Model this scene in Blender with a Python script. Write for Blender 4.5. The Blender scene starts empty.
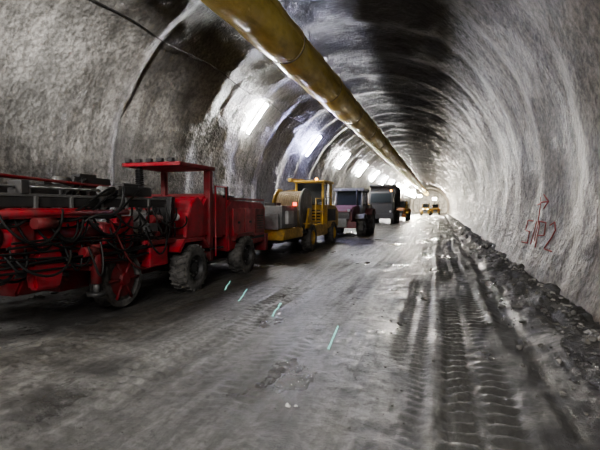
import bpy, bmesh, math, random
import numpy as np
from mathutils import Vector, Matrix, Euler
random.seed(7); rng=np.random.RandomState(5)
S=bpy.context.scene
COL=S.collection
# ---------------------------------------------------------------- noise
def vn(x,y,seed=0):
    x=np.asarray(x,dtype=float); y=np.asarray(y,dtype=float)
    xi=np.floor(x).astype(np.int64); yi=np.floor(y).astype(np.int64)
    fx=x-xi; fy=y-yi
    fx=fx*fx*(3-2*fx); fy=fy*fy*(3-2*fy)
    def h(a,b):
        n=(a*374761393+b*668265263+seed*1442695041)&0x7fffffff
        n=((n^(n>>13))*1274126177)&0x7fffffff
        n=n^(n>>16)
        return (n&0xffff)/32767.5-1
    return (h(xi,yi)*(1-fx)+h(xi+1,yi)*fx)*(1-fy)+(h(xi,yi+1)*(1-fx)+h(xi+1,yi+1)*fx)*fy
def fbm(x,y,o=4,seed=0):
    t=0;a=1.0;s=0
    for i in range(o):
        t=t+a*vn(x*2**i,y*2**i,seed+i*17); s+=a; a*=.5
    return t/s
def sst(t): t=np.clip(t,0,1); return t*t*(3-2*t)
# ---------------------------------------------------------------- materials
def newmat(name):
    m=bpy.data.materials.new(name); m.use_nodes=True
    nt=m.node_tree; return m,nt,nt.nodes['Principled BSDF']
def node(nt,t,**k):
    n=nt.nodes.new(t)
    for a,b in k.items():
        if a.startswith('_'): setattr(n,a[1:],b)
        else: n.inputs[a].default_value=b
    return n
def ramp(nt,fac,stops):
    r=nt.nodes.new('ShaderNodeValToRGB'); cr=r.color_ramp
    while len(cr.elements)<len(stops): cr.elements.new(.5)
    for e,(p,c) in zip(cr.elements,stops):
        e.position=p; e.color=(c,c,c,1) if isinstance(c,(int,float)) else (*c,1)
    nt.links.new(fac,r.inputs[0]); return r.outputs[0]
def noise(nt,scale,detail=5,rough=.6,vscale=None):
    tc=nt.nodes.new('ShaderNodeTexCoord'); mp=nt.nodes.new('ShaderNodeMapping')
    nt.links.new(tc.outputs['Object'],mp.inputs[0])
    if vscale: mp.inputs['Scale'].default_value=vscale
    n=nt.nodes.new('ShaderNodeTexNoise'); n.inputs['Scale'].default_value=scale
    n.inputs['Detail'].default_value=detail; n.inputs['Roughness'].default_value=rough
    nt.links.new(mp.outputs[0],n.inputs['Vector']); return n.outputs[0]
def mix(nt,fac,a,b,mode='MIX'):
    m=nt.nodes.new('ShaderNodeMix'); m.data_type='RGBA'; m.blend_type=mode
    for s,v in ((m.inputs[0],fac),(m.inputs[6],a),(m.inputs[7],b)):
        if isinstance(v,bpy.types.NodeSocket): nt.links.new(v,s)
        elif isinstance(v,(int,float)): s.default_value=v
        else: s.default_value=(*v,1)
    return m.outputs[2]
def math_(nt,op,a,b):
    m=nt.nodes.new('ShaderNodeMath'); m.operation=op
    for s,v in ((m.inputs[0],a),(m.inputs[1],b)):
        if isinstance(v,bpy.types.NodeSocket): nt.links.new(v,s)
        else: s.default_value=v
    return m.outputs[0]
def posrange(nt,axis,a,b_,lo,hi):
    tc=nt.nodes.new('ShaderNodeTexCoord'); sx=nt.nodes.new('ShaderNodeSeparateXYZ'); nt.links.new(tc.outputs['Object'],sx.inputs[0])
    mr=node(nt,'ShaderNodeMapRange'); mr.inputs['From Min'].default_value=a; mr.inputs['From Max'].default_value=b_
    mr.inputs['To Min'].default_value=lo; mr.inputs['To Max'].default_value=hi
    nt.links.new(sx.outputs[axis],mr.inputs[0]); return mr.outputs[0]
def paint(name,col,rough=.4,metal=0.,dirt=.5,dcol=(.10,.09,.08),bump=.15):
    m,nt,b=newmat(name)
    n=noise(nt,4,7,.68)
    f=ramp(nt,n,[(.40,0.),(.70,dirt)])
    nt.links.new(mix(nt,f,col,dcol),b.inputs['Base Color'])
    r=ramp(nt,n,[(.3,rough),(.75,min(1,rough+.4))]); nt.links.new(r,b.inputs['Roughness'])
    b.inputs['Metallic'].default_value=metal
    bp=node(nt,'ShaderNodeBump',Strength=bump,Distance=.01)
    nt.links.new(noise(nt,40,3),bp.inputs['Height']); nt.links.new(bp.outputs[0],b.inputs['Normal'])
    return m
def emis(name,col,st):
    m,nt,b=newmat(name); b.inputs['Base Color'].default_value=(*col,1)
    b.inputs['Emission Color'].default_value=(*col,1); b.inputs['Emission Strength'].default_value=st
    return m
M={}
M['red']=paint('red_paint',(.40,.016,.03),.28,0,.8,(.13,.06,.06))
M['dred']=paint('dark_red_paint',(.20,.012,.018),.35,0,.8,(.11,.07,.065))
M['black']=paint('black_rubber',(.012,.012,.013),.35,0,.4,(.05,.048,.045))
M['tyre']=paint('tyre_rubber',(.05,.048,.046),.7,0,.9,(.22,.21,.20),.5)
M['steel']=paint('dusty_steel',(.26,.26,.26),.35,.6,.5,(.15,.15,.14))
M['dsteel']=paint('dark_steel',(.06,.06,.062),.4,.4,.5)
M['yel']=paint('yellow_paint',(.60,.37,.05),.35,0,.8,(.17,.13,.07))
M['white']=paint('white_paint',(.5,.5,.5),.4,0,.5)
M['grey']=paint('grey_paint',(.26,.265,.27),.45,0,.5)
M['dgrey']=paint('dark_grey_paint',(.04,.04,.045),.45,0,.5)
M['orange']=paint('orange_paint',(.45,.15,.03),.4,0,.7)
M['rust']=paint('rusty_hose',(.42,.33,.22),.6,0,.5,(.2,.17,.12))
M['pink']=paint('faded_red_paint',(.19,.055,.065),.45,0,.8,(.14,.13,.13))
m,nt,b=newmat('dark_glass'); b.inputs['Base Color'].default_value=(.03,.035,.04,1); b.inputs['Roughness'].default_value=.08; M['glass']=m
M['tube']=emis('led_tube_glow',(1,.99,.97),430)
M['tubeb']=emis('led_tube_glow_blue',(.60,.62,1),430)
M['head']=emis('headlamp_glow',(1,.93,.8),25)
M['hot']=emis('work_lamp_glow',(1,.92,.78),900)
M['amber']=emis('amber_beacon_glow',(1,.4,.05),15)
M['redl']=emis('red_lamp_glow',(1,.08,.03),6)
M['teal']=emis('light_stripe_glow',(.38,.85,.76),.42)

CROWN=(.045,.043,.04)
def shotcrete(name,tint,dark,stain,sl=.66,xcr=None):
    m,nt,b=newmat(name)
    n1=noise(nt,.6,9,.68); n2=noise(nt,7,7,.78)
    st=noise(nt,1.0,6,.65,(1.2,2.6,.28))
    c=ramp(nt,n1,[(.36,dark),(.60,tint)])
    c=mix(nt,ramp(nt,st,[(.47,0.),(sl,.75)]),c,stain)
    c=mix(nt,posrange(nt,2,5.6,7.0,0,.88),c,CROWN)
    c=mix(nt,ramp(nt,n2,[(.40,.72),(.58,.0)]),c,(.03,.029,.027))
    nt.links.new(c,b.inputs['Base Color'])
    nt.links.new(ramp(nt,n1,[(.38,.40),(.62,.62)]),b.inputs['Roughness'])
    b.inputs['Specular IOR Level'].default_value=.5
    b1=node(nt,'ShaderNodeBump',Strength=1.0,Distance=.07)
    nt.links.new(noise(nt,4,9,.74),b1.inputs['Height'])
    b2=node(nt,'ShaderNodeBump',Strength=.6,Distance=.03)
    vo=nt.nodes.new('ShaderNodeTexVoronoi'); vo.inputs['Scale'].default_value=10
    tc=nt.nodes.new('ShaderNodeTexCoord'); nt.links.new(tc.outputs['Object'],vo.inputs['Vector'])
    nt.links.new(vo.outputs['Distance'],b2.inputs['Height']); nt.links.new(b1.outputs[0],b2.inputs['Normal'])
    nt.links.new(b2.outputs[0],b.inputs['Normal'])
    return m
M['wl']=shotcrete('shotcrete_left',(.28,.272,.26),(.10,.098,.095),(.05,.049,.047))
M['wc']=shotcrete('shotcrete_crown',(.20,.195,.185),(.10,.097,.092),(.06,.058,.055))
M['wr']=shotcrete('shotcrete_right',(.31,.275,.235),(.13,.115,.10),(.09,.064,.048))

# floor material
m,nt,b=newmat('muddy_floor')
n1=noise(nt,.75,8,.65,(1,.45,1)); ns=noise(nt,1,6,.68,(5,.35,1)); n2=noise(nt,12,6,.75)
c=ramp(nt,n1,[(.38,(.11,.108,.105)),(.6,(.32,.315,.305))])
c=mix(nt,ramp(nt,ns,[(.42,.7),(.58,0.)]),c,(.085,.083,.081))
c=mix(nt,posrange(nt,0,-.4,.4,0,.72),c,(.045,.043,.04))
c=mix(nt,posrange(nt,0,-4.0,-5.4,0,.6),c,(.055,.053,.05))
# pool of light on the near left, painted as a paler floor colour
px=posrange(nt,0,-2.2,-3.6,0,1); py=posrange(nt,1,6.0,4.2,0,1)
poolf=math_(nt,'MULTIPLY',math_(nt,'MULTIPLY',px,py),ramp(nt,noise(nt,1.1,6,.6,(1,1.3,1)),[(.42,0.),(.6,.85)]))
c=mix(nt,poolf,c,(.44,.435,.42))
c=mix(nt,ramp(nt,n2,[(.4,.6),(.6,0.)]),c,(.05,.049,.047))
nt.links.new(c,b.inputs['Base Color'])
nt.links.new(ramp(nt,n1,[(.36,.22),(.6,.55)]),b.inputs['Roughness'])
b1=node(nt,'ShaderNodeBump',Strength=1,Distance=.045); nt.links.new(noise(nt,8,9,.74),b1.inputs['Height'])
b2=node(nt,'ShaderNodeBump',Strength=.5,Distance=.02); nt.links.new(noise(nt,1,5,.7,(20,1.5,1)),b2.inputs['Height'])
nt.links.new(b1.outputs[0],b2.inputs['Normal']); nt.links.new(b2.outputs[0],b.inputs['Normal'])
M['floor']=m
M['stone']=paint('rubble_stone',(.15,.145,.138),.75,0,.6,(.06,.06,.06),.6)
M['pale']=paint('pale_stone',(.36,.35,.33),.8,0,.5,(.15,.15,.15),.6)
M['paper']=paint('paper_white',(.6,.6,.58),.8,0,.2)
# duct
m,nt,b=newmat('duct_fabric')
n=noise(nt,1,6,.65,(2,.8,2)); c=ramp(nt,n,[(.3,(.55,.40,.08)),(.55,(.90,.70,.20)),(.8,(.92,.80,.38))])
nt.links.new(c,b.inputs['Base Color']); b.inputs['Roughness'].default_value=.36
b1=node(nt,'ShaderNodeBump',Strength=.5,Distance=.05); nt.links.new(noise(nt,2.5,5,.6),b1.inputs['Height']); nt.links.new(b1.outputs[0],b.inputs['Normal'])
M['duct']=m
M['spray']=paint('red_spray_paint',(.30,.04,.04),.7,0,.7,(.2,.11,.09))

# ---------------------------------------------------------------- mesh helpers
ORG=Vector((0,0,0)); PAR=None
def rig(name,loc):
    global ORG,PAR
    e=bpy.data.objects.new(name,None); COL.objects.link(e); e.location=loc; e.empty_display_size=.3
    ORG=Vector(loc); PAR=e; return e
def norig():
    global ORG,PAR
    ORG=Vector((0,0,0)); PAR=None
def addobj(name,data,mat,smooth=False):
    o=bpy.data.objects.new(name,data); COL.objects.link(o)
    if mat is not None: data.materials.append(M[mat] if isinstance(mat,str) else mat)
    if PAR: o.parent=PAR
    if smooth:
        for p in data.polygons: p.use_smooth=True
    return o
def frombm(name,bm,mat,smooth=False):
    bmesh.ops.recalc_face_normals(bm,faces=bm.faces)
    me=bpy.data.meshes.new(name); bm.to_mesh(me); bm.free()
    return addobj(name,me,mat,smooth)
def grid_mesh(name,P,mat,flip=False):
    R,C,_=P.shape; V=P.reshape(-1,3)
    i=np.arange(R-1)[:,None]*C+np.arange(C-1)[None,:]
    F=np.stack([i,i+1,i+C+1,i+C],-1).reshape(-1,4)
    if flip: F=F[:,::-1]
    me=bpy.data.meshes.new(name)
    me.vertices.add(len(V)); me.vertices.foreach_set('co',V.astype(np.float32).ravel())
    me.loops.add(F.size); me.loops.foreach_set('vertex_index',F.astype(np.int32).ravel())
    me.polygons.add(len(F)); me.polygons.foreach_set('loop_start',(np.arange(len(F))*4).astype(np.int32))
    me.polygons.foreach_set('use_smooth',np.ones(len(F),dtype=bool))
    me.update(calc_edges=True); me.validate()
    return addobj(name,me,mat)
def box(name,x0,x1,y0,y1,z0,z1,mat,bev=.02,rot=None):
    bm=bmesh.new(); bmesh.ops.create_cube(bm,size=1)
    bmesh.ops.scale(bm,vec=(abs(x1-x0),abs(y1-y0),abs(z1-z0)),verts=bm.verts)
    if bev: bmesh.ops.bevel(bm,geom=bm.edges[:],offset=min(bev,.3*min(abs(x1-x0),abs(y1-y0),abs(z1-z0))),segments=2,affect='EDGES',profile=.7)
    if rot: bmesh.ops.rotate(bm,matrix=Euler(rot).to_matrix(),verts=bm.verts)
    c=Vector(((x0+x1)/2,(y0+y1)/2,(z0+z1)/2))-ORG
    bmesh.ops.translate(bm,vec=c,verts=bm.verts)
    return frombm(name,bm,mat)
def prism(name,pts,x0,x1,mat,bev=.03):
    """pts in (y,z), extruded along x"""
    bm=bmesh.new()
    a=[bm.verts.new(Vector((x0,p[0],p[1]))-ORG) for p in pts]; c=[bm.verts.new(Vector((x1,p[0],p[1]))-ORG) for p in pts]
    bm.faces.new(a); bm.faces.new(c[::-1]); n=len(pts)
    for i in range(n): bm.faces.new((a[i],a[(i+1)%n],c[(i+1)%n],c[i]))
    if bev: bmesh.ops.bevel(bm,geom=bm.edges[:],offset=bev,segments=2,affect='EDGES')
    return frombm(name,bm,mat)
def cyl(name,p,q,r,mat,r2=None,seg=20):
    p=Vector(p);q=Vector(q); d=q-p
    bm=bmesh.new(); bmesh.ops.create_cone(bm,cap_ends=True,segments=seg,radius1=r,radius2=r if r2 is None else r2,depth=d.length)
    bmesh.ops.rotate(bm,matrix=d.to_track_quat('Z','Y').to_matrix(),verts=bm.verts)
    bmesh.ops.translate(bm,vec=(p+q)/2-ORG,verts=bm.verts)
    o=frombm(name,bm,mat,False)
    for f in o.data.polygons:
        if len(f.vertices)==4: f.use_smooth=True
    return o
def lathe(name,prof,c,mat,seg=36,smooth=False):
    """prof list of (axial x, radius)"""
    bm=bmesh.new(); rings=[]
    c=Vector(c)-ORG
    for ax,r in prof:
        rings.append([bm.verts.new(c+Vector((ax,r*math.cos(2*math.pi*i/seg),r*math.sin(2*math.pi*i/seg)))) for i in range(seg)])
    for a,b_ in zip(rings[:-1],rings[1:]):
        for i in range(seg): bm.faces.new((a[i],a[(i+1)%seg],b_[(i+1)%seg],b_[i]))
    return frombm(name,bm,mat,smooth)
def pipes(name,lines,r,mat,smooth=True):
    cu=bpy.data.curves.new(name,'CURVE'); cu.dimensions='3D'; cu.bevel_depth=r; cu.bevel_resolution=2; cu.use_fill_caps=True
    for L in lines:
        if smooth:
            s=cu.splines.new('NURBS'); s.points.add(len(L)-1); s.order_u=min(4,len(L)); s.use_endpoint_u=True; s.resolution_u=6
        else:
            s=cu.splines.new('POLY'); s.points.add(len(L)-1)
        for p,q in zip(s.points,L): p.co=(*(Vector(q)-ORG),1)
    return addobj(name,cu,mat)
def wheel(name,x,y,r,w,rim='red',side=1):
    """wheel, axis x; outer face toward side"""
    z=r-.01
    k=w/2
    lathe(name+'_tyre',[(-k*.9,r*.55),(-k,r*.7),(-k,r*.9),(-k*.8,r*.97),(k*.8,r*.97),(k,r*.9),(k,r*.7),(k*.9,r*.55)],(x,y,z),'tyre',40,True)
    bm=bmesh.new(); n=22
    for i in range(n):
        for s in (-1,1):
            a=2*math.pi*(i+(.5 if s>0 else 0))/n
            g=bmesh.ops.create_cube(bm,size=1)['verts']
            bmesh.ops.scale(bm,vec=(k*.95,r*.09,r*.12),verts=g)
            bmesh.ops.rotate(bm,matrix=Matrix.Rotation(.35*s,3,'Z'),verts=g)
            bmesh.ops.translate(bm,vec=(s*k*.5,0,r*.95),verts=g)
            bmesh.ops.rotate(bm,matrix=Matrix.Rotation(a,3,'X'),verts=g)
    bmesh.ops.translate(bm,vec=Vector((x,y,z))-ORG,verts=bm.verts)
    frombm(name+'_tread',bm,'tyre')
    s=side
    lathe(name+'_rim',[(s*k*.9,r*.58),(s*k*.95,r*.54),(s*k*.5,r*.48),(s*k*.45,r*.25),(s*k*.7,r*.22),(s*k*.75,r*.12),(s*k*.75,.001)],(x,y,z),rim,30)
    bm=bmesh.new()
    for i in range(8):
        a=2*math.pi*i/8
        g=bmesh.ops.create_cone(bm,cap_ends=True,segments=6,radius1=.022,radius2=.022,depth=.05)['verts']
        bmesh.ops.rotate(bm,matrix=Matrix.Rotation(math.pi/2,3,'Y'),verts=g)
        bmesh.ops.translate(bm,vec=(s*k*.5,r*.35*math.cos(a),r*.35*math.sin(a)),verts=g)
    bmesh.ops.translate(bm,vec=Vector((x,y,z))-ORG,verts=bm.verts)
    frombm(name+'_bolts',bm,'steel')

# ---------------------------------------------------------------- tunnel
CX,CZ,R0=-3.3,2.2,5.7
def disp(a,y):
    s=a*R0
    d=.13*fbm(s*.35,y*.3,3,1)+.028*fbm(s*1.3,y*1.3,4,9)+.012*vn(s*5,y*5,30)
    ph=(y+.25*fbm(s*.4,y*.0+3,2,4))/3.1
    fr=ph-np.floor(ph)
    saw=np.where(fr<.7,fr/.7,sst((1-fr)/.3))
    d=d+.10*(0.5-saw)
    ye=10.3+.35*fbm(s*.6,y*0+1,2,8)
    L=sst((a-1.9)/.3)
    up=sst((y-ye)/1.0)
    d=d+L*(-.20*sst((y-6.5)/3)*(1-up)+.38*up*(1-sst((y-ye)/6)))
    return d
def wallpt(a,y,off=0):
    d=disp(np.asarray(a,float),np.asarray(y,float))-off
    return np.stack([CX+(R0+d)*np.cos(a),np.asarray(y,float)+0*d,CZ+(R0+d)*np.sin(a)],-1)
ys=list(np.arange(-9,30,.1)); st=.1
while ys[-1]<172: st=min(1.0,st*1.02); ys.append(ys[-1]+st)
ys=np.array(ys); a0=-.48
aa=np.linspace(a0,math.pi-a0,230)
Y,A=np.meshgrid(ys,aa,indexing='ij')
P=wallpt(A,Y)
i1=int(np.searchsorted(aa,1.1)); i2=int(np.searchsorted(aa,math.pi-1.1))
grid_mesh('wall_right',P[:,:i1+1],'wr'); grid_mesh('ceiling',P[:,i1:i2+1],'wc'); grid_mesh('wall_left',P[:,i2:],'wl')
# tunnel face
rr=np.linspace(0,6.2,24); th=np.linspace(0,2*math.pi,60)
RR,TH=np.meshgrid(rr,th,indexing='ij')
F=np.stack([CX+RR*np.cos(TH),165+.5*fbm(RR*np.cos(TH),RR*np.sin(TH),4,3),CZ+RR*np.sin(TH)],-1)
grid_mesh('wall_back',F,'wl')

# ---------------------------------------------------------------- floor
def floorh(x,y):
    h=.04*fbm(x*.7,y*.35,3,2)+.020*fbm(x*5,y*5,3,5)+.008*vn(x*12,y*.5,7)
    t=sst((x-.95)/.9); h=h+t*(.18+.16*fbm(x*2.5,y*1.2,4,11))
    h=h+t*.06*np.abs(fbm(x*9,y*9,3,15))
    t=sst((-7.3-x)/.9); h=h+t*(.25+.12*fbm(x*2,y*1.2,4,13))
    def track(xc,w,dep,per,seed,gap=0):
        u=(x-xc)/w; m=sst((1-np.abs(u))/.25)
        bars=np.clip(np.sin(2*math.pi*(y/per+np.abs(u)*.5+.25*vn(x*3,y*2,seed+3)))*2.0,-1,1)
        pres=sst(.55+1.1*vn(x*1.2,y*.5,seed))
        edge=np.exp(-((np.abs(u)-1.15)/.2)**2)
        side=sst((np.abs(u)-.12)/.1)
        return m*pres*(-dep+dep*.8*bars*side)+edge*dep*.4*pres
    h=h+track(.30+.06*np.sin(y*.25),.34,.034,.19,21)
    h=h+track(-.38+.05*np.sin(y*.2+1),.24,.016,.13,22)
    h=h+track(-1.9+.35*np.sin(y*.09),.26,.012,.16,23)
    h=h+track(-3.3+.5*np.sin(y*.08+.5),.3,.018,.18,24)
    h=h+track(-4.3+.06*(y-6),.22,.014,.15,25)
    h=h+track(-2.7-.1*(y-6),.24,.014,.15,26)
    h=h+.05*np.exp(-((x-.82-.08*np.sin(y*.6))/.09)**2)*(.5+.8*vn(x*3,y*1.5,31))
    h=h-.045*np.exp(-((x-1.02-.05*np.sin(y*.5))/.14)**2)*(.6+.6*vn(x*2,y*1.1,33))
    return h
ys=list(np.arange(-9,2.2,.3))+list(np.arange(2.2,13,.033)); st=.033
while ys[-1]<172: st=min(1.2,st*1.035); ys.append(ys[-1]+st)
xs=np.concatenate([np.arange(-9.3,-5.2,.08),np.arange(-5.2,2.35,.033)])
Y,X=np.meshgrid(np.array(ys),xs,indexing='ij')
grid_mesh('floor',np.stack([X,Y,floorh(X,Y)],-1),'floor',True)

# ---------------------------------------------------------------- rubble
def stones(name,items,mats):
    bm=bmesh.new(); bmesh.ops.create_icosphere(bm,subdivisions=2,radius=1)
    bm.verts.ensure_lookup_table()
    T=np.array([v.co[:] for v in bm.verts]); FF=np.array([[v.index for v in f.verts] for f in bm.faces]); bm.free()
    V=[];F=[];MI=[]
    for i,(x,y,s,mi) in enumerate(items):
        k=T.copy()
        for _ in range(7):
            n=rng.normal(size=3); n/=np.linalg.norm(n); d=rng.uniform(.45,.8)
            q=k@n; k=k-np.outer(np.clip(q-d,0,None),n)
        k=k*np.array([rng.uniform(.7,1.3),rng.uniform(.7,1.3),rng.uniform(.5,.9)])*s
        z=float(floorh(np.array(x),np.array(y)))+s*.25
        V.append(k+np.array([x,y,z])); F.append(FF+i*len(T)); MI+=[mi]*len(FF)
    me=bpy.data.meshes.new(name); me.from_pydata(np.concatenate(V).tolist(),[],np.concatenate(F).tolist())
    o=addobj(name,me,mats[0])
    for m_ in mats[1:]: me.materials.append(M[m_])
    me.polygons.foreach_set('material_index',np.array(MI,dtype=np.int32)); return o
it=[]
for _ in range(1300):
    y=3+abs(rng.normal())*14
    x=min(1.88,1.95-abs(rng.normal())*.42)
    it.append((x,y,rng.choice([.012,.02,.03,.05,.08],p=[.38,.34,.19,.07,.02]),0))
for _ in range(350):
    it.append((rng.uniform(-7,1),2.5+abs(rng.normal())*5,rng.choice([.006,.010,.016],p=[.5,.35,.15]),0))
for _ in range(200):
    it.append((rng.uniform(-8.2,-7.2),rng.uniform(3,30),rng.uniform(.02,.1),0))
it+=[(1.24,5.4,.045,1),(1.5,6.4,.03,1),(1.75,7.4,.04,1)]
for _ in range(140):
    it.append((rng.uniform(1.74,1.9),5+rng.rand()*32,rng.uniform(.02,.07),1))
stones('rubble',it,['stone','pale'])
stones('paper_scrap',[(-1.23,3.62,.035,0),(-1.17,3.64,.02,0)],['paper'])

# stripes of light on the floor, built as weakly glowing teal strips
def strip(name,p,q,w=.014):
    p=np.array(p);q=np.array(q); n=30; d=(q-p)/np.linalg.norm(q-p); nn=np.array([-d[1],d[0]])
    rows=[]
    for i in range(n):
        c=p+(q-p)*i/(n-1); r=[]
        for k in (-1,0,1):
            a=c+nn*w*k; r.append((a[0],a[1],float(floorh(np.array(a[0]),np.array(a[1])))+(.022 if k==0 else .006)))
        rows.append(r)
    grid_mesh(name,np.array(rows),'teal',True)
for p,q in (((-1.38,6.25),(-1.26,5.17)),((-2.75,7.67),(-2.48,6.5)),((-3.84,8.6),(-3.5,7.45)),((-4.62,9.4),(-4.25,8.4))):
    strip('light_stripe',p,q)

# ---------------------------------------------------------------- spray paint marks on right wall
def wr(y,z,off=0.0):
    a=math.asin((z-CZ)/R0); return tuple(wallpt(a,y,off))
def stroke(pts):
    out=[]
    for (y0,z0),(y1,z1) in zip(pts[:-1],pts[1:]):
        n=max(2,int(math.hypot(y1-y0,z1-z0)/.05))
        for i in range(n): out.append(wr(y0+(y1-y0)*i/n,z0+(z1-z0)*i/n))
    out.append(wr(*pts[-1])); return out
L=[ [(11.9,.85),(11.9,1.95)], [(12.6,1.78),(11.1,1.84)], [(11.45,2.0),(11.1,1.84),(11.4,1.68)],
    [(12.8,1.36),(13.4,1.36),(13.4,1.08),(12.85,1.08),(12.85,.78),(13.45,.76)],
    [(12.45,.78),(12.45,1.36)],
    [(11.6,.76),(11.6,1.38),(11.15,1.36),(11.1,1.08),(11.55,1.04)],
    [(10.85,1.32),(10.6,1.40),(10.4,1.24),(10.85,.80),(10.3,.80)] ]
pipes('spray_paint_marking',[stroke(l) for l in L],.016,'spray',False)

# ---------------------------------------------------------------- ventilation duct
DX,DZ,DR=-4.34,6.5,.6
ys=np.arange(-9,164,.12); th=np.linspace(0,2*math.pi,49)
Y,T=np.meshgrid(ys,th,indexing='ij')
ph=(Y/5.0)%1.0
rad=DR*(1-.05*np.exp(-((ph-.5)/.012)**2)*1)+.02*fbm(T*2,Y*1.2,3,40)+.02*vn(T*0,Y*.4,41)
sag=-.05*np.sin(np.pi*((Y/2.5)%1.0))+.03*vn(Y*0,Y*.15,43)
rig('ventilation_duct',(DX,0,DZ))
Q=np.stack([rad*np.cos(T)*.98+.04*vn(Y*0,Y*.1,44),Y,rad*np.sin(T)*1.02+sag],-1)
grid_mesh('duct_fabric',Q,'duct')
lines=[[(DX,y,DZ+DR-.05),(DX+.02,y,7.9)] for y in np.arange(-5,120,2.5)]
pipes('hanger_wires',lines,.008,'dsteel',False)
pipes('support_cable',[[(DX,y,DZ+DR+.03+(-.05*math.sin(math.pi*((y/2.5)%1)))) for y in np.arange(-9,160,.6)]],.012,'dsteel',False)
for k,y in enumerate(np.arange(-5,160,5.0)):
    yy=y+2.5
    lathe('joint_ring_%d'%k,[(-.03,DR*.97),(-.03,DR*1.0),(.03,DR*1.0),(.03,DR*.97)],(DX,yy,DZ),'rust',32)
for o in list(PAR.children):
    if o.name.startswith('joint_ring'):
        me=o.data; yy=sum(v.co.y for v in me.vertices)/len(me.vertices)
        for v in me.vertices:
            x,y,z=v.co.x,v.co.y-yy,v.co.z
            v.co=(y,yy+x,z-.02)

# ---------------------------------------------------------------- tube lamps
aL=math.atan2(3.5,-4.5)
def tube_lamp(y,mat='tube',ang=aL,half=.75):
    n=np.array([-math.cos(ang),0,-math.sin(ang)]); t=np.array([-math.sin(ang),0,math.cos(ang)])
    rad=(R0+float(disp(np.array(ang),np.array(float(y)))))-.22
    c=np.array([CX+rad*math.cos(ang),y,CZ+rad*math.sin(ang)])
    rig('tube_lamp',tuple(c))
    cyl('tube',c-t*half,c+t*half,.065,mat,seg=8)
    h=c-n*.10
    pipes('housing',[[h-t*(half+.02),h+t*(half+.02)]],.022,'dsteel',False)
    pipes('brackets',[[h-t*half*.6,h-t*half*.6-n*.2],[h+t*half*.6,h+t*half*.6-n*.2],[c-t*(half+.02),h-t*(half+.02)],[c+t*(half+.02),h+t*(half+.02)]],.015,'dsteel',False)
LY=[-.1]+[18.3+9.2*k for k in range(15)]
for i,y in enumerate(LY):
    tube_lamp(y,'tubeb' if i==2 else 'tube')
tube_lamp(-4.5,'tube',.62,.7)
norig()
cab=[]
for y in np.arange(-8,150,1.15):
    sagv=.18*math.sin(math.pi*((y/4.6)%1))
    a=aL-.16; rad=R0+float(disp(np.array(a),np.array(float(y))))-.05
    cab.append((CX+rad*math.cos(a),y,CZ+rad*math.sin(a)-sagv))
pipes('power_cable',[cab],.018,'black')

# ---------------------------------------------------------------- drilling jumbo
XN,XF=-4.95,-7.35
rig('drilling_jumbo',(-6.15,9,0))
prism('engine_hood',[(10.05,.62),(12.45,.72),(12.5,1.72),(12.3,1.86),(10.15,1.9),(10.0,1.75)],XN-.02,XF,'red',.05)
prism('mid_body',[(8.75,1.05),(10.0,.98),(10.0,2.0),(9.3,2.04),(8.95,1.95),(8.75,1.65)],XN-.06,XF+.1,'red',.06)
box('rear_bumper',XN+.02,XF-.02,12.4,12.6,.45,.95,'dred')
box('chassis',XN-.55,XF+.55,5.4,12.4,.42,.8,'dred',.03)
for i in range(3):
    y=10.25+i*.72
    box('hood_panel_%d'%i,XN-.02,XN+.015,y,y+.64,1.0,1.68,'red' if i<2 else 'dred',.012)
for k in range(6): box('hood_vent_%d'%k,XN+.01,XN+.025,11.78,12.2,1.12+k*.07,1.15+k*.07,'black',.004)
for i in range(2): box('hood_latch_%d'%i,XN+.01,XN+.04,10.5+.72*i,10.6+.72*i,1.3,1.36,'black',.006)
box('hood_stripe',XN+.01,XN+.02,10.2,12.3,.86,.93,'dsteel',.004)
box('hood_top_rail',XN-.05,XN+.0,10.1,12.35,1.9,1.96,'dred',.01)
for k in range(2): cyl('hood_end_lamp_%d'%k,(XN-.3-.35*k,8.82,1.5),(XN-.3-.35*k,8.70,1.5),.08,'white')
box('exhaust_box',-5.6,-5.9,11.3,11.7,1.85,2.05,'black')
cyl('exhaust_pipe',(-5.75,11.5,2),(-5.75,11.5,2.3),.06,'dsteel')
prism('fender_rear',[(10.2,.95),(10.35,1.05),(11.3,1.05),(11.45,.95),(11.45,.9),(11.25,.98),(10.4,.98),(10.2,.88)],XN+.1,XN-.5,'dred',.008)
prism('fender_front',[(7.6,.85),(7.8,1.08),(8.6,1.08),(8.85,.85),(8.8,.82),(8.55,1.02),(7.85,1.02),(7.67,.82)],XN+.12,XN-.5,'red',.008)
for nm,x,s in (('near',XN-.02,1),('far',XF+.12,-1)):
    wheel('wheel_front_'+nm,x,8.2,.48,.38,'dsteel',s); wheel('wheel_rear_'+nm,x,10.8,.49,.38,'dsteel',s)
cyl('axle_front',(XN-.1,8.2,.46),(XF+.1,8.2,.46),.09,'dsteel'); cyl('axle_rear',(XN-.1,10.8,.46),(XF+.1,10.8,.46),.09,'dsteel')
box('step_plate',XN+.05,XN-.35,8.95,9.8,.45,.5,'dsteel',.01); box('step_plate_upper',XN+.02,XN-.25,9.0,9.7,.75,.79,'dsteel',.01)
pipes('handrail',[[(XN+.02,9.3,.6),(XN+.02,9.3,2.2),(XN+.02,9.85,2.2),(XN+.02,9.85,1.0)]],.022,'red',False)
box('operator_floor',XN-.05,XF+.9,6.9,8.8,1.02,1.1,'dred')
box('seat_base',-5.5,-6.0,8.0,8.45,1.1,1.4,'black',.05); box('seat_back',-5.5,-6.0,8.38,8.52,1.35,1.95,'black',.05,(-.12,0,0))
box('control_console',-5.3,-6.1,7.3,7.6,1.1,1.65,'grey',.04,(.25,0,0))
for k in range(6): cyl('lever_%d'%k,(-5.4-.11*k,7.4,1.62),(-5.4-.11*k,7.35,1.8),.012,'black')
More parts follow.
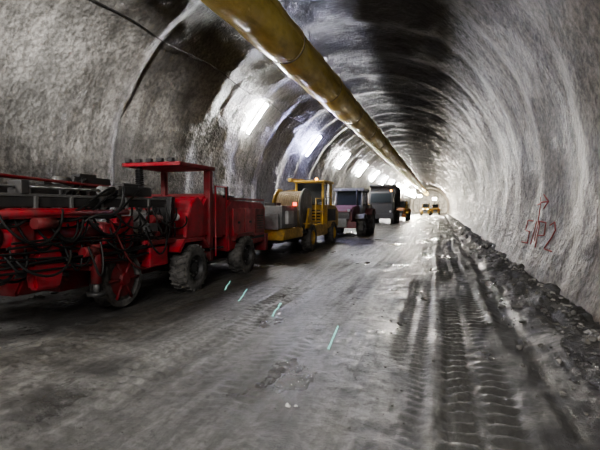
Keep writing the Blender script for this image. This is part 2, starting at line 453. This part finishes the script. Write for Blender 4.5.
prism('side_guard',[(8.1,1.08),(8.8,1.08),(8.85,1.75),(8.6,1.95),(8.35,1.8),(8.15,1.4)],XN-.02,XN-.1,'red',.015)
# canopy
CXF=-6.25
box('canopy_roof',XN+.0,CXF,7.9,9.25,2.56,2.61,'dred',.015)
box('canopy_rail_near',XN+.02,XN-.05,7.85,9.3,2.55,2.63,'dred',.015); box('canopy_rail_far',CXF,CXF-.07,7.85,9.3,2.55,2.63,'dred',.015)
box('canopy_beam_front',XN+.02,CXF,7.83,7.9,2.55,2.63,'red',.015); box('canopy_beam_back',XN+.02,CXF,9.22,9.3,2.55,2.63,'dred',.015)
for k in range(5): box('canopy_lamp_%d'%k,XN-.12-.25*k,XN-.24-.25*k,7.78,7.88,2.63,2.70,'dsteel',.015)
box('canopy_post_back',XN-.0,XN-.16,9.08,9.22,.5,2.55,'dred',.02)
box('canopy_post_back_far',CXF+.02,CXF+.14,9.08,9.2,.95,2.55,'dred',.02)
pipes('canopy_post_front',[[(CXF+.25,8.0,1.1),(CXF+.25,8.0,2.55)]],.05,'dsteel',False)
pipes('post_spring',[[(CXF+.25+.09*math.cos(t*1.3),8.0+.09*math.sin(t*1.3),1.75+t*.009) for t in range(0,85)]],.018,'black')
prism('front_frame',[(4.6,.5),(7.6,.48),(7.6,1.05),(6.9,1.15),(5.9,1.1),(4.8,.85)],XN-.5,XF+.5,'dred',.03)
box('boom_carrier',XN-.25,XF+.25,6.2,6.75,.95,1.45,'red',.06)
for nm,x in (('near',XN-.05),('far',XF+.05)):
    cyl('jack_leg_'+nm,(x,5.6,1.15),(x,5.6,.55),.08,'dred'); cyl('jack_ram_'+nm,(x,5.6,.58),(x,5.6,.42),.045,'steel'); cyl('jack_foot_'+nm,(x,5.6,.42),(x,5.6,.36),.14,'dsteel',.14)
    box('jack_arm_'+nm,x,x-.5 if nm=='near' else x+.5,5.48,5.72,.75,.95,'dred',.03)
lathe('hose_reel',[(-.16,.1),(-.16,.46),(-.13,.48),(-.12,.42),(.12,.42),(.13,.48),(.16,.46),(.16,.38),(.12,.36),(.12,.08)],(-5.25,6.35,.50),'tyre',36)
lathe('hose_reel_hub',[(.13,.3),(.15,.12),(.2,.1),(.2,.001)],(-5.25,6.35,.50),'dred',20)
for k in range(6):
    a=k*math.pi/3; cyl('reel_spoke_%d'%k,(-5.1,6.35,.5),(-5.1,6.35+.38*math.cos(a),.5+.38*math.sin(a)),.025,'dred',seg=8)
# booms
def boom(tag,x,z0,zf,yfront):
    cyl('boom_swivel_'+tag,(x,6.5,z0-.28),(x,6.5,z0+.28),.19,'red')
    box('boom_knuckle_'+tag,x-.17,x+.17,5.9,6.5,z0-.17,z0+.17,'red',.06)
    cyl('boom_tube_'+tag,(x,6.0,z0),(x,4.0,z0+.05),.13,'red'); cyl('boom_collar_'+tag,(x,4.15,z0+.05),(x,3.95,z0+.05),.17,'dred')
    cyl('boom_tube_inner_'+tag,(x,4.0,z0+.05),(x,3.1,z0+.07),.09,'red')
    cyl('boom_head_'+tag,(x-.2,3.0,z0+.08),(x+.24,3.0,z0+.08),.18,'dred'); cyl('boom_rotator_'+tag,(x,3.2,z0-.05),(x,2.75,z0-.05),.21,'dred')
    for s in (-1,1):
        cyl('lift_cylinder_%s_%d'%(tag,s),(x+.16*s,6.3,z0-.35),(x+.12*s,5.0,z0-.12),.065,'red'); cyl('lift_rod_%s_%d'%(tag,s),(x+.12*s,5.0,z0-.12),(x+.1*s,4.4,z0-.06),.032,'steel')
        box('boom_bracket_%s_%d'%(tag,s),x+.1*s,x+.17*s,4.3,4.6,z0-.15,z0+.2,'dred',.02)
    box('feed_beam_'+tag,x-.02,x+.16,yfront,7.6,zf-.09,zf+.05,'dsteel',.02)
    for s in (0,1): box('feed_rail_%s_%d'%(tag,s),x-.04+.17*s,x+.0+.17*s,yfront,7.6,zf+.05,zf+.09,'steel',.008)
    for k in range(9):
        y=yfront+.3+k*.6; box('feed_rib_%s_%d'%(tag,k),x-.05,x+.19,y,y+.05,zf-.11,zf+.06,'steel',.006)
    box('feed_cradle_'+tag,x-.1,x+.22,4.2,5.4,zf-.24,zf-.1,'red',.03); cyl('feed_cylinder_'+tag,(x+.2,3.4,zf-.17),(x+.2,6.4,zf-.17),.045,'red')
    box('rock_drill_'+tag,x-.05,x+.19,6.2,7.1,zf+.1,zf+.27,'dsteel',.04); box('rock_drill_cap_'+tag,x-.03,x+.17,6.35,6.75,zf+.25,zf+.32,'dsteel',.03)
    cyl('rock_drill_nose_'+tag,(x+.07,6.2,zf+.18),(x+.07,5.9,zf+.18),.07,'steel'); cyl('drill_rod_'+tag,(x+.07,6.0,zf+.18),(x+.07,yfront-.1,zf+.18),.022,'steel')
    box('rod_guide_'+tag,x-.05,x+.19,4.4,4.52,zf+.08,zf+.26,'dsteel',.02); box('rod_guide_front_'+tag,x-.05,x+.19,yfront,yfront+.15,zf+.06,zf+.28,'dred',.02)
    hs=[]
    for k in range(9):
        ox=random.uniform(-.14,.24); y1=random.uniform(6.2,7.0); y2=random.uniform(4.0,5.6); d=random.uniform(.15,.6)
        hs.append([(x+ox,y1,zf+.2),(x+ox+.1,y1-.1,zf+.30),(x+ox+.16,(y1+y2)/2+.3,zf+.1-d*.5),(x+ox+.14,(y1+y2)/2,zf-d),(x+ox+.1,y2+.1,zf-d*.5),(x+ox*.5,y2,z0+.1)])
    pipes('hoses_'+tag,hs,.02,'black')
boom('near',-5.25,1.28,1.80,1.9); boom('mid',-6.15,1.45,1.98,2.0); boom('far',-6.95,1.28,1.86,1.9)
box('basket_boom',-5.62,-5.8,2.2,6.9,1.0,1.2,'red',.03)
cyl('lower_boom_arm',(-5.1,3.0,.9),(-5.1,6.3,.88),.08,'red'); cyl('lower_boom_rod',(-5.1,2.2,.91),(-5.1,3.0,.9),.045,'steel')
prism('lower_boom_link',[(4.55,.62),(4.95,.6),(5.05,.9),(4.9,1.3),(4.7,1.32),(4.5,.95)],-5.02,-5.18,'red',.03)
pipes('upper_rail',[[(-5.6,2.4,2.22),(-5.62,5.2,2.12),(-5.65,7.0,2.05)],[(-5.9,2.4,2.22),(-5.9,7.0,2.1)]],.022,'dred',False)
hs=[]
for k in range(60):
    x=random.uniform(-4.88,-5.5); y=random.uniform(3.7,7.4); z=random.uniform(1.0,1.75); w=random.uniform(.3,1.1); d=random.uniform(.15,.55)
    zb=max(.5,z-d)
    hs.append([(x,y,z),(x+.06,y+.03,z-d*.4),(x+.1,y+w*.3,zb),(x+.08,y+w*.7,zb+.02),(x+.02,y+w*.95,z-d*.3),(x-.05,y+w,z+.05)])
pipes('hydraulic_hoses',hs,.018,'black')
hs=[]
for k in range(10):
    z=.90+.06*(k%7); x=-5.0-.05*(k//7)
    hs.append([(x,3.9+random.uniform(0,.3),z),(x+random.uniform(-.03,.05),5.2,z+random.uniform(-.1,.1)),(x+random.uniform(-.03,.05),6.4,z+random.uniform(-.12,.05)),(x-.05,7.3,z+random.uniform(-.05,.1)),(x-.2,7.8,1.05)])
pipes('hose_bundle',hs,.016,'black')
hs=[[(-4.98,5.9,1.5),(-4.93,6.1,1.1),(-4.95,6.3,.7),(-5.0,6.9,.55),(-5.1,7.4,.7)]]
pipes('red_hoses',hs,.017,'dred')
for k in range(26):
    x=-4.98-random.random()*.5; y=3.7+random.random()*3.7; z=.6+random.random()*.85
    s=random.uniform(.05,.13)
    if k%2: box('valve_block_%d'%k,x,x-s,y,y+s*1.6,z,z+s,random.choice(['red','dred','dsteel','steel']),.02)
    else: cyl('fitting_%d'%k,(x,y,z),(x-s*.4,y+s*2.2,z+random.uniform(-.1,.1)),s*.4,random.choice(['red','red','dred','steel']))
for k,(y,z) in enumerate(((4.5,1.5),(5.3,1.05),(6.9,1.5))):
    cyl('accumulator_%d'%k,(-4.98,y,z),(-4.98,y+.32,z),.075,'dred')
box('tool_box',XN-.05,XN-.4,6.95,7.5,.62,.98,'red',.03)

# ---------------------------------------------------------------- cable-reel service vehicle (yellow)
rig('cable_reel_truck',(-6.1,18,0))
X1,X2=-4.95,-7.1
prism('chassis',[(14.2,.5),(22.6,.5),(22.6,.85),(19.0,.95),(14.2,.85)],X1-.25,X2+.25,'dsteel')
prism('front_deck',[(14.0,.62),(16.3,.62),(16.3,.98),(14.15,.98)],X1,X2,'yel',.03)
box('tank',X1-.1,X2+.1,14.2,15.9,1.0,1.78,'grey',.06); box('tank_lid',X1-.5,X1-.9,14.6,15.2,1.78,1.88,'dsteel')
box('control_box',X1+.02,X1-.25,14.5,15.1,1.15,1.6,'white',.02); box('red_lamp',X1+.03,X1-.08,15.3,15.42,1.78,1.9,'redl',.01)
box('front_panel',X1-.15,X2+.15,13.95,14.05,.98,1.5,'grey',.02)
for s,x in enumerate((-5.15,-6.25)): lathe('reel_flange_%d'%s,[(-.03,.1),(-.03,.86),(.03,.86),(.03,.1)],(x,17.3,1.62),'yel' if s else 'steel',40)
cyl('reel_core',(-5.15,17.3,1.62),(-6.25,17.3,1.62),.4,'dsteel')
cyl('reel_axle',(-5.0,17.3,1.62),(-6.4,17.3,1.62),.07,'steel')
coil=[]
for k in range(11):
    x=-5.24-k*.09
    coil.append([(x+.0007*t,17.3+.72*math.cos(t*.25),1.62+.72*math.sin(t*.25)) for t in range(27)])
pipes('reel_cable',coil,.05,'rust')
for s,x in enumerate((-5.0,-6.4)): prism('reel_stand_%d'%s,[(16.8,.9),(17.8,.9),(17.4,1.7),(17.2,1.7)],x-.04,x+.04,'yel',.01)
pipes('deck_rails',[[(X1-.02,18.2,.95),(X1-.02,18.2,2.1),(X1-.02,19.4,2.1),(X1-.02,19.4,.95)],[(X1-.02,18.2,1.55),(X1-.02,19.4,1.55)]],.03,'yel',False)
prism('side_tank',[(18.0,.5),(20.2,.5),(20.2,1.0),(18.0,1.0)],X1+.0,X1-.5,'yel',.04)
prism('engine_cover',[(20.0,.75),(22.5,.75),(22.55,1.6),(22.0,1.85),(20.0,1.85)],X1-.02,X2,'yel',.06)
box('cover_panel',X1-.03,X1+.01,20.3,21.8,1.1,1.65,'dgrey',.01)
for k in range(5): box('cover_grille_%d'%k,X1-.3,X2+.3,19.95,20.0,1.0+.14*k,1.06+.14*k,'black',.005)
for k,(x,y) in enumerate(((X1-.1,19.7),(X1-.1,21.2),(-6.3,19.7),(-6.3,21.2))): box('cab_post_%d'%k,x-.05,x+.05,y-.05,y+.05,1.0,2.85,'yel',.015)
box('cab_roof',X1+.02,-6.4,19.5,21.4,2.85,2.95,'yel',.04); box('cab_seat',-5.5,-5.95,20.5,20.9,1.85,2.3,'black',.05)
box('cab_windscreen',X1-.15,-6.25,19.69,19.71,1.95,2.82,'glass',0)
pipes('cab_bars',[[(X1-.1,19.7,1.9),(-6.3,19.7,1.9)],[(X1-.1,19.7,2.2),(X1-.1,21.2,2.2)],[(X1-.1,20.4,1.85),(X1-.1,20.4,2.85)]],.025,'dsteel',False)
box('beacon',-5.4,-5.5,20,20.1,2.95,3.07,'amber',.02)
# folded placing arm carried over the rear
prism('lift_arm',[(18.6,2.15),(22.3,2.35),(22.6,2.6),(22.3,2.7),(18.6,2.4)],-6.75,-6.95,'yel',.03); cyl('arm_pivot',(-6.7,22,1.8),(-6.7,22,2.5),.2,'yel')
prism('lift_arm_outer',[(21.9,2.55),(22.6,2.6),(21.6,3.15),(19.6,3.05),(19.6,2.9),(21.4,2.95)],-6.5,-6.68,'yel',.02)
cyl('arm_ram',(-6.6,21.8,1.9),(-6.7,19.6,2.2),.06,'steel')
for nm,x,s in (('near',X1-.12,1),('far',X2+.15,-1)):
    wheel('wheel_front_'+nm,x,17.5,.52,.4,'yel',s); wheel('wheel_rear_'+nm,x,21.3,.52,.4,'yel',s)
    box('fender_front_'+nm,x-.2,x+.2,16.9,18.05,1.06,1.11,'yel',.01)
cyl('axle_a',(X1-.1,17.5,.5),(X2,17.5,.5),.08,'dsteel'); cyl('axle_b',(X1-.1,21.3,.5),(X2,21.3,.5),.08,'dsteel')
pipes('deck_hoses',[[(X1-.05,16.0+.1*k,1.0),(X1+.02,16.1+.1*k,.7),(X1,16.8+.1*k,.6),(X1-.1,17.0,1.0)] for k in range(5)],.02,'black')

# ---------------------------------------------------------------- tractor
def tractor(name,yb,hoodc,cabc,xc=-5.9,lamps=False):
    e=rig(name,(xc,yb+3,0))
    f=lambda y:yb+y
    X1,X2=xc+1.15,xc-1.15
    box('frame',X1-.6,X2+.6,f(.4),f(6.5),.6,.95,'dsteel')
    prism('hood',[(f(.3),.85),(f(3.0),.85),(f(3.0),1.75),(f(.9),1.62),(f(.35),1.4)],X1-.5,X2+.5,hoodc,.06)
    box('grille',X1-.6,X2+.6,f(.27),f(.34),.95,1.35,'black',.01)
    for k in range(5): box('grille_bar_%d'%k,X1-.6,X2+.6,f(.24),f(.28),1.0+.07*k,1.02+.07*k,'steel',.004)
    for s,x in enumerate((X1-.65,X2+.65)): cyl('headlamp_%d'%s,(x,f(.33),1.45),(x,f(.22),1.45),.09 if lamps else .07,'head' if lamps else 'white')
    box('front_bumper',X1-.2,X2+.2,f(0),f(.2),.5,.85,hoodc,.03)
    box('front_weight',X1-.7,X2+.7,f(-.1),f(.3),.55,1.0,'grey',.03)
    for s,x in (('near',X1-.2),('far',X2+.2)):
        sd=1 if s=='near' else -1
        wheel('wheel_front_'+s,x,f(1.7),.55,.42,'grey',sd); wheel('wheel_rear_'+s,x,f(5.0),.72,.5,'grey',sd)
        prism('fender_rear_'+s,[(f(4.05),1.2),(f(4.4),1.55),(f(5.6),1.55),(f(5.95),1.2),(f(5.9),1.15),(f(5.55),1.48),(f(4.45),1.48),(f(4.1),1.15)],x-.27,x+.27,hoodc,.01)
        prism('fender_front_'+s,[(f(1.0),1.0),(f(1.3),1.25),(f(2.1),1.25),(f(2.4),1.0),(f(2.35),.96),(f(2.05),1.19),(f(1.35),1.19),(f(1.05),.96)],x-.24,x+.24,cabc,.01)
    cyl('axle_f',(X1,f(1.7),.54),(X2,f(1.7),.54),.08,'dsteel'); cyl('axle_r',(X1,f(5),.71),(X2,f(5),.71),.1,'dsteel')
    prism('cab_lower',[(f(3.0),.9),(f(5.4),.9),(f(5.4),1.75),(f(3.0),1.75)],X1-.35,X2+.35,cabc,.05)
    prism('cab_glass',[(f(3.05),1.75),(f(5.35),1.75),(f(5.2),2.58),(f(3.3),2.58)],X1-.42,X2+.42,'glass',.02)
    for k,(x,y0,y1) in enumerate(((X1-.4,3.02,3.28),(X2+.4,3.02,3.28),(X1-.4,5.38,5.22),(X2+.4,5.38,5.22),(X1-.4,4.3,4.3))):
        cyl('cab_pillar_%d'%k,(x,f(y0),1.72),(x,f(y1),2.6),.045,cabc,seg=8)
    box('cab_roof',X1-.25,X2+.25,f(3.1),f(5.4),2.58,2.74,'grey',.06)
    for s in (0,1): box('roof_lamp_%d'%s,X1-.5-1.1*s,X1-.65-1.1*s,f(3.05),f(3.12),2.6,2.7,'white',.01)
    cyl('exhaust',(X1-.62,f(2.8),1.6),(X1-.62,f(2.8),2.65),.05,'dsteel')
    box('mirror',X1-.08,X1-.22,f(3.0),f(3.04),1.9,2.25,'dsteel',.01); pipes('mirror_arm',[[(X1-.4,f(3.1),2.3),(X1-.15,f(3.02),2.3),(X1-.15,f(3.02),2.0)]],.012,'dsteel',False)
    box('rear_deck',X1-.2,X2+.2,f(5.6),f(7.2),.95,1.15,'dsteel'); box('rear_box',X1-.3,X2+.3,f(5.8),f(7.1),1.15,1.8,cabc,.04)
    return e
e=tractor('utility_tractor',25.4,'pink','grey',-5.6)
e.scale=(1.1,1.0,1.08)

# ---------------------------------------------------------------- dump truck
def dumper(name,yb,xc,c1,c2,lamps=True):
    e=rig(name,(xc,yb+3.5,0)); f=lambda y:yb+y
    X1,X2=xc+1.3,xc-1.3
    box('frame',X1-.4,X2+.4,f(.2),f(7.5),.7,1.05,'dsteel')
    prism('cab',[(f(0),.8),(f(2.0),.8),(f(2.0),2.8),(f(.5),2.8),(f(.05),1.8)],X1-.1,X2+.1,c1,.06)
    prism('windscreen',[(f(.0),1.85),(f(.1),1.85),(f(.5),2.62),(f(.42),2.66)],X1-.3,X2+.3,'glass',.005)
    box('side_window',X1-.09,X1-.11,f(.7),f(1.6),1.9,2.6,'glass',0)
    prism('dump_body',[(f(2.3),1.2),(f(7.3),1.5),(f(7.9),2.6),(f(7.8),3.3),(f(1.4),3.45),(f(1.4),3.3),(f(2.2),3.2)],X1,X2,c2,.04)
    for k in range(5): box('body_rib_%d'%k,X1+.06,X1-.02,f(2.7+k*1.05),f(2.82+k*1.05),1.45,3.3,c2,.01)
    box('bumper',X1,X2,f(-.2),f(.05),.5,.9,'dsteel',.03)
    for s,x in (('near',X1-.2),('far',X2+.2)):
        sd=1 if s=='near' else -1
        for k,y in enumerate((1.1,4.6,6.1)): wheel('wheel_%s_%d'%(s,k),x,f(y),.6,.42,c1,sd)
        cyl('headlamp_'+s,(x-.15*sd,f(-.0),1.1),(x-.15*sd,f(-.05),1.1),.1,'head' if lamps else 'white')
    for k,y in enumerate((1.1,4.6,6.1)): cyl('axle_%d'%k,(X1,f(y),.59),(X2,f(y),.59),.08,'dsteel')
    box('beacon',X1-.3,X1-.45,f(.8),f(.95),2.8,2.95,'amber',.02)
    return e
dumper('dump_truck',47,-5.9,'dgrey','dgrey',False).scale=(1.05,1,1.22)
tractor('wheeled_loader',60,'orange','yel',-5.2,False)
tractor('wheeled_loader',104,'yel','yel',-3.2,True)
tractor('wheeled_loader',118,'yel','orange',-1.2,False)

def flood(y,x,z,mat='hot',s=.45):
    rig('flood_lamp',(x,y,z))
    box('lamp_glass',x-s,x+s,y-.02,y+.02,z-s*.6,z+s*.6,mat,0)
    box('lamp_housing',x-s-.05,x+s+.05,y+.03,y+.2,z-s*.6-.05,z+s*.6+.05,'dsteel',.02)
    pipes('lamp_stand',[[(x,y+.1,z-s*.6),(x,y+.1,.0)],[(x-.7,y+.1,.02),(x,y+.1,1.2),(x+.7,y+.1,.02)]],.05,'dsteel',False)
flood(106,-6.4,5.2,s=.9); flood(126,-1.5,4.2); flood(128,-5.5,5.0)
norig()
def spot(name,loc,tgt,e,ang,size=.3,col=(1,.97,.92),blend=.6):
    l=bpy.data.lights.new(name,'SPOT'); l.energy=e; l.spot_size=math.radians(ang); l.spot_blend=blend; l.shadow_soft_size=size; l.color=col
    o=bpy.data.objects.new(name,l); COL.objects.link(o); o.location=loc
    o.rotation_euler=(Vector(tgt)-Vector(loc)).to_track_quat('-Z','Y').to_euler(); return o
spot('wall_patch_fill_spot',(1.2,-3,4.0),(-8.3,9.0,5.0),24000,22,blend=1.0)  # unseen spot added behind the camera to brighten the left wall patch
spot('face_spotlight',(-3.0,140,4.5),(-3.3,165,2.5),90000,100,.5,(1,.9,.72))
def area(name,loc,tgt,e,sx,sy,col=(1,1,1)):
    l=bpy.data.lights.new(name,'AREA'); l.shape='RECTANGLE'; l.size=sx; l.size_y=sy; l.energy=e; l.color=col
    o=bpy.data.objects.new(name,l); COL.objects.link(o); o.location=loc
    o.rotation_euler=(Vector(tgt)-Vector(loc)).to_track_quat('-Z','Y').to_euler(); return o
area('overhead_fill_light',(-2.0,-4,6.2),(-4.0,8,0),480,2.5,.4,(1,.97,.93))  # unseen fill light added overhead, behind the camera

w=bpy.data.worlds.new('tunnel_ambient'); S.world=w; w.use_nodes=True
w.node_tree.nodes['Background'].inputs[0].default_value=(.61,.6,.585,1); w.node_tree.nodes['Background'].inputs[1].default_value=.6

cam=bpy.data.cameras.new('camera'); co=bpy.data.objects.new('camera',cam); COL.objects.link(co)
cam.lens=27; cam.sensor_width=36; cam.clip_end=500
co.location=(0,0,1.7); co.rotation_euler=(math.radians(90-2.16),0,math.radians(17.3))
S.camera=co
S.view_settings.view_transform='AgX'
try: S.view_settings.look='AgX - Medium High Contrast'
except Exception: pass
S.view_settings.exposure=.12
